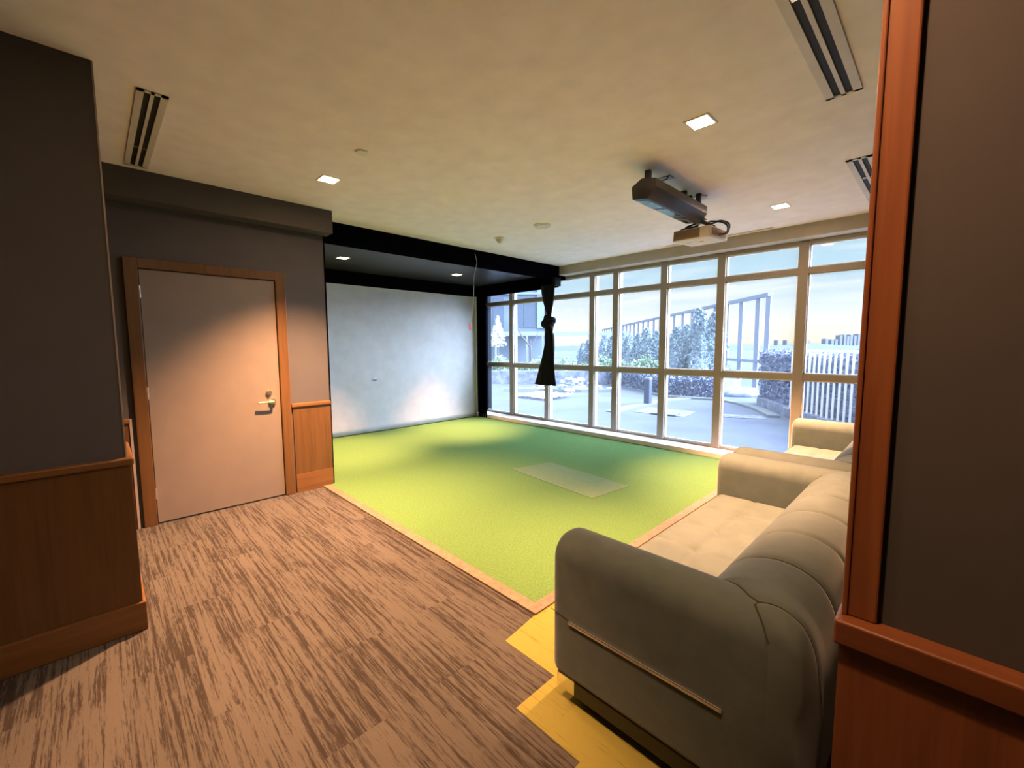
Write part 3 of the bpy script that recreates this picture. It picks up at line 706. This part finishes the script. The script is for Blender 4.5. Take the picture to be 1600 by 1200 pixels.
# trellis
t = root('trellis', W(8.1, 14, TZ), 'tall grey steel trellis frame receding across the far side of terrace', 'trellis')
d_ = 13.4; ds = [13.4, 14.0, 15.1, 16.15] + [17.2 + 1.2 * k for k in range(23)]
def tl(d): return 7.98 + (d - 13.4) * .042
for d_ in ds:
    p = W(tl(d_), d_); b = B(); box(b, p[0] - .065, p[0] + .065, p[1] - .065, p[1] + .065, TZ - .3, 3.0); obj('post', b, 'trellis', t)
b = strip([W(tl(13.33), 13.33)[:2], W(tl(43.7), 43.7)[:2]], .16, 2.98, 3.09, None); obj('top_beam', b, 'trellis', t)
b = strip([W(tl(13.33), 13.33)[:2], W(tl(17.2), 17.2)[:2]], .08, .90, 1.0, None); obj('lower_rail', b, 'trellis', t)
# pergola beam and building at left
D = 30
t = root('building', W(-3, D, TZ), 'pale blue panelled building seen through the left windows', 'building')
def wb(l0, l1, d0, d1, z0, z1):
    b = B(); q = [W(l0, d0)[:2], W(l1, d0)[:2], W(l1, d1)[:2], W(l0, d1)[:2]]; return prism(b, q, z0, z1)
obj('wall', wb(-14, 2.45, D, D + 8, TZ, 9.5), 'facade', t)
obj('corner_panel', wb(1.75, 2.5, D - .12, D, 2.7, 9.6), 'facade_light', t)
obj('ground_floor_wall', wb(-14, 2.35, D - .10, D, TZ, 1.95), 'facade_light', t)
for z in (5.55, 5.0): obj('fascia_band', wb(-14, 2.3, D - .2, D, z, z + .14), 'facade_light', t)
for l0, l1 in ((-2.6, -1.75), (-1.3, -.55), (.05, .75), (.85, 1.6)): obj('window_panel', wb(l0, l1, D - .06, D - .01, 2.75, 4.8), 'facade_glass', t)
t = root('pergola', W(0, D - 1.6, TZ), 'low pergola canopy on thin posts in front of the pale building', 'pergola')
obj('canopy_beam', wb(-12, 7.6, D - 2.2, D - 2.0, 2.12, 2.38), 'trellis', t)
obj('canopy_slats', wb(-12, 2.4, D - 2.0, D - .2, 2.30, 2.40), 'facade_light', t)
for l_ in (-3.4, -1.05, .98, 2.0, 7.4):
    obj('post', wb(l_ - .06, l_ + .06, D - 2.2, D - 2.08, TZ, 2.12), 'trellis', t)
# young pale tree and bare tree
t = root('young_tree', W(-.62, 19, TZ), 'slim young tree with pale leaves before the building', 'tree')
p = W(-.62, 19); b = B(); tube(b, [(p[0], p[1], TZ), (p[0], p[1], 1.5), (p[0] + .03, p[1], 2.7)], .03, 6, [.05, .035, .01]); obj('trunk', b, 'bark', t)
def fn(r):
    a, z = r.uniform(0, 2 * PI), r.random(); rr = .42 * (1 - z) ** .8 * r.random() ** .4
    return (p[0] + rr * math.cos(a), p[1] + rr * math.sin(a), 1.45 + 1.3 * z), (0, 0, 1)
o = mk('foliage', leafmesh(380, fn, .13, 9), 'palebud', None); o.parent = t; o.matrix_parent_inverse = Matrix.Translation(-t.location)
q = W(1.05, 24); b = B()
tube(b, [(q[0], q[1], TZ), (q[0], q[1], 1.2), (q[0] - .02, q[1], 1.75)], .05, 6, [.09, .07, .05])
tube(b, [(q[0], q[1], 1.4), (q[0] - .35, q[1] - .35, 2.0), (q[0] - .55, q[1] - .5, 2.6)], .04, 6, [.06, .045, .015])
tube(b, [(q[0], q[1], 1.5), (q[0] + .25, q[1] + .25, 2.0), (q[0] + .3, q[1] + .3, 2.5)], .04, 6, [.05, .03, .012])
tag(obj('bare_tree', b, 'bark'), 'forked leafless tree trunk before the building, behind the green bushes', 'tree')
# green bushes in the left planter
def bush_proto(seed):
    def fn(r):
        a, ph = r.uniform(0, 2 * PI), math.acos(r.uniform(-.1, 1)); rr = (.8 + .2 * math.sin(a * 4 + seed) + .12 * math.sin(ph * 9)) * r.uniform(.75, 1.02)
        return (.5 * rr * math.sin(ph) * math.cos(a), .5 * rr * math.sin(ph) * math.sin(a), .52 * rr * math.cos(ph)), (0, 0, 1)
    o = mk('round_bush', leafmesh(1300, fn, .10, seed), 'bush'); return o
bp = bush_proto(2); nb = 0
bs = [(-14.0, 11.6), (-13.3, 12.15), (-12.6, 12.6), (-11.9, 13.2), (-11.2, 13.8), (-10.6, 14.35), (-10.0, 14.9), (-9.3, 15.3), (-8.6, 14.9), (-7.9, 14.6)]
nm = ['first', 'second', 'third', 'fourth', 'fifth', 'sixth', 'seventh', 'eighth', 'ninth', 'tenth']
for i, (x, y) in enumerate(bs):
    o = bp if i == 0 else bp.copy()
    if i: COL.objects.link(o)
    o.location = (x - .05, y + .25, TZ + .42); s = 1.0 + .3 * math.sin(i * 2.3); o.scale = (s * 1.15, s * 1.15, s * 1.05); o.rotation_euler = (0, 0, i)
    tag(o, nm[i] + ' green bush from the left in the far planter', 'bush', 'green bushes in the far planter')
tag(obj('planting_soil', prism(B(), [(-14.7, 10.95), (-12.98, 12.0), (-11.45, 13.2), (-9.45, 15.1), (-9.7, 16.1), (-15, 12.6)], TZ, TZ + .44), 'concrete'), 'planting soil behind the far planter wall under the bushes', 'planter')
# bollard
p = (-5.42, 10.25)
t = root('bollard', (p[0], p[1], TZ), 'dark grey square bollard standing on the pale paving strip', 'bollard')
obj('bollard_post', box(B(), p[0] - .075, p[0] + .075, p[1] - .075, p[1] + .075, TZ, .60, .006), 'bollard', t)
obj('bollard_cap', box(B(), p[0] - .08, p[0] + .08, p[1] - .08, p[1] + .08, .60, .66, .01), 'trellis', t)
# stone piles
rnd = random.Random(4)
stones = []
for (x, y, n, sp) in ((-10.2, 10.9, 4, .35), (-8.7, 11.7, 9, .6), (-9.7, 11.5, 5, .4), (-8.0, 12.3, 7, .45)):
    for k in range(n): stones.append((x + rnd.uniform(-sp, sp), y + rnd.uniform(-sp, sp), rnd.uniform(.16, .38), rnd.uniform(.14, .3), rnd.uniform(.08, .16)))
placed = []
for k, (x, y, a, c, h) in enumerate(stones):
    z = TZ
    for (px, py, pz, pa) in placed:
        if math.hypot(px - x, py - y) < (pa + a) * .5: z = max(z, pz)
    z = min(z, TZ + .35)
    placed.append((x, y, z + h, a))
    b = B(); bmesh.ops.create_icosphere(b, subdivisions=2, radius=.5)
    for v in b.verts:
        s = 1 + .25 * noise.noise(v.co * 2 + Vector((k, 0, 0))); m_ = max(abs(v.co.x), abs(v.co.y), abs(v.co.z)) / .5
        v.co = Vector((v.co.x / m_ ** .6 * a * s * 1.1, v.co.y / m_ ** .6 * c * s * 1.1, (v.co.z / m_ ** .6 + .5) * h))
    o = obj('stone', b, 'stone'); o.location = (x, y, z); o.rotation_euler = (0, 0, rnd.uniform(0, 3))
    tag(o, 'pale rough stone in the rubble piled before the far planter', 'stone', 'rubble stones on the terrace')
# crumpled white sheet
b = B(); G = []
for j in range(25):
    G.append([b.verts.new((-9.0 + i * .055, 8.9 + j * .05, TZ + .05 + .12 * abs(noise.noise((i * .23, j * .21, 1))) + .05 * abs(noise.noise((i * .6, j * .6, 4))))) for i in range(25)])
for j in range(24):
    for i in range(24): b.faces.new((G[j][i], G[j][i + 1], G[j + 1][i + 1], G[j + 1][i]))
bmesh.ops.solidify(b, geom=b.faces[:], thickness=.03)
tag(obj('crumpled_tarp', b, 'rail', smooth=True), 'crumpled white sheet lying on the terrace in front of the rubble', 'tarp')
# dark hedge, railing
hp = [(-3.42, 12.5), (-2.39, 11.05), (-1.15, 9.45), (.2, 8.1), (1.3, 7.4)]
def hedge():
    P = [Vector((x, y, 0)) for x, y in hp]; segs = list(zip(P, P[1:])); tot = sum((b_ - a).length for a, b_ in segs)
    def fn(r):
        s = r.random() * tot
        for a, b_ in segs:
            L_ = (b_ - a).length
            if s <= L_: break
            s -= L_
        p = a + (b_ - a) * (s / L_); t_ = (b_ - a).normalized(); nn = Vector((t_.y, -t_.x, 0))
        if nn.dot(Vector((0, -1, 0))) < 0: nn = -nn
        if r.random() < .8: return p - nn * 0 + nn * r.uniform(-.02, .08) + Vector((0, 0, TZ + r.random() * 1.36)), (nn.x, nn.y, .4)
        return p - nn * r.uniform(0, .8) + Vector((0, 0, 1.28 + r.random() * .08)), (0, 0, 1)
    return leafmesh(9000, fn, .075, 12)
t = root('hedge', (-2.4, 11.4, TZ), 'dense dark clipped hedge block at the right side of terrace', 'hedge')
hb = [(x, y) for x, y in hp] + [(x + .75, y + .55) for x, y in hp[::-1]]
obj('inner_growth', prism(B(), hb, TZ - .3, 1.28), 'hedge', t)
o = mk('foliage', hedge(), 'hedge', None); o.parent = t; o.matrix_parent_inverse = Matrix.Translation(-t.location)
t = root('railing', (-1.2, 9.1, TZ), 'white railing of upright slats in front of the dark hedge', 'railing')
ra, rb_ = Vector((-2.30, 10.55, 0)), Vector((.6, 6.95, 0)); n = 30
for k in range(n):
    p = ra.lerp(rb_, k / (n - 1)); obj('slat', box(B(), p.x - .018, p.x + .018, p.y - .018, p.y + .018, .14, 1.35), 'rail', t)
obj('top_rail', strip([ra[:2], rb_[:2]], .05, 1.35, 1.39, None), 'rail', t)
tag(obj('hedge_kerb', strip([(-3.3, 12.2), (-2.45, 10.95), (-2.30, 10.55), (.6, 6.95)], .22, TZ, .14, None), 'concrete'), 'low dark kerb at the foot of hedge and railing', 'kerb')
# small round bed with rocks
b = B(); loft(b, [[W(7.0 + 1.0 * r_ * math.cos(k * PI / 14), 13.3 + .9 * r_ * math.sin(k * PI / 14), z) for k in range(28)] for r_, z in ((1, TZ), (.97, .06), (.7, .13), (.2, .16))])
tag(obj('round_bed', b, 'concrete', smooth=True), 'low rounded planting bed at the foot of bare trellis posts', 'planter')
# far landscape
b = B(); G = []
for j in range(3):
    G.append([b.verts.new(W(-1500 + i * 25, 950 + j * 60, (-12, -12 + 11.5 + 5 * noise.noise((i * .21, j, 0)) + 2.5 * noise.noise((i * .9, j, 5)), -12)[j])) for i in range(121)])
for j in range(2):
    for i in range(120): b.faces.new((G[j][i], G[j][i + 1], G[j + 1][i + 1], G[j + 1][i]))
struct('ground_ridge', b, 'fartree')
b = B(); rnd = random.Random(6); tw = None
for k, (u, h) in enumerate([(1262, 6), (1290, 9), (1299, 8), (1305, 8), (1312, 15), (1318, 16), (1323, 13), (1328, 16), (1334, 14), (1340, 17), (1346, 15), (1352, 16), (1228, 7), (1214, 7)]):
    b = B(); D2 = 1400; l0 = (u - 800) / 666 * D2; wd = 4.2 if k < 12 else 2
    loft(b, [[W(l0 - wd, D2, z), W(l0 + wd, D2, z), W(l0 + wd, D2 + 20, z), W(l0 - wd, D2 + 20, z)] for z in (-12, 1.5 + h * 1.9)])
    tag(obj('distant_tower', b, 'farbld'), 'tiny hazy tower block on the horizon beyond the hedge', 'building', 'distant towers on the skyline')
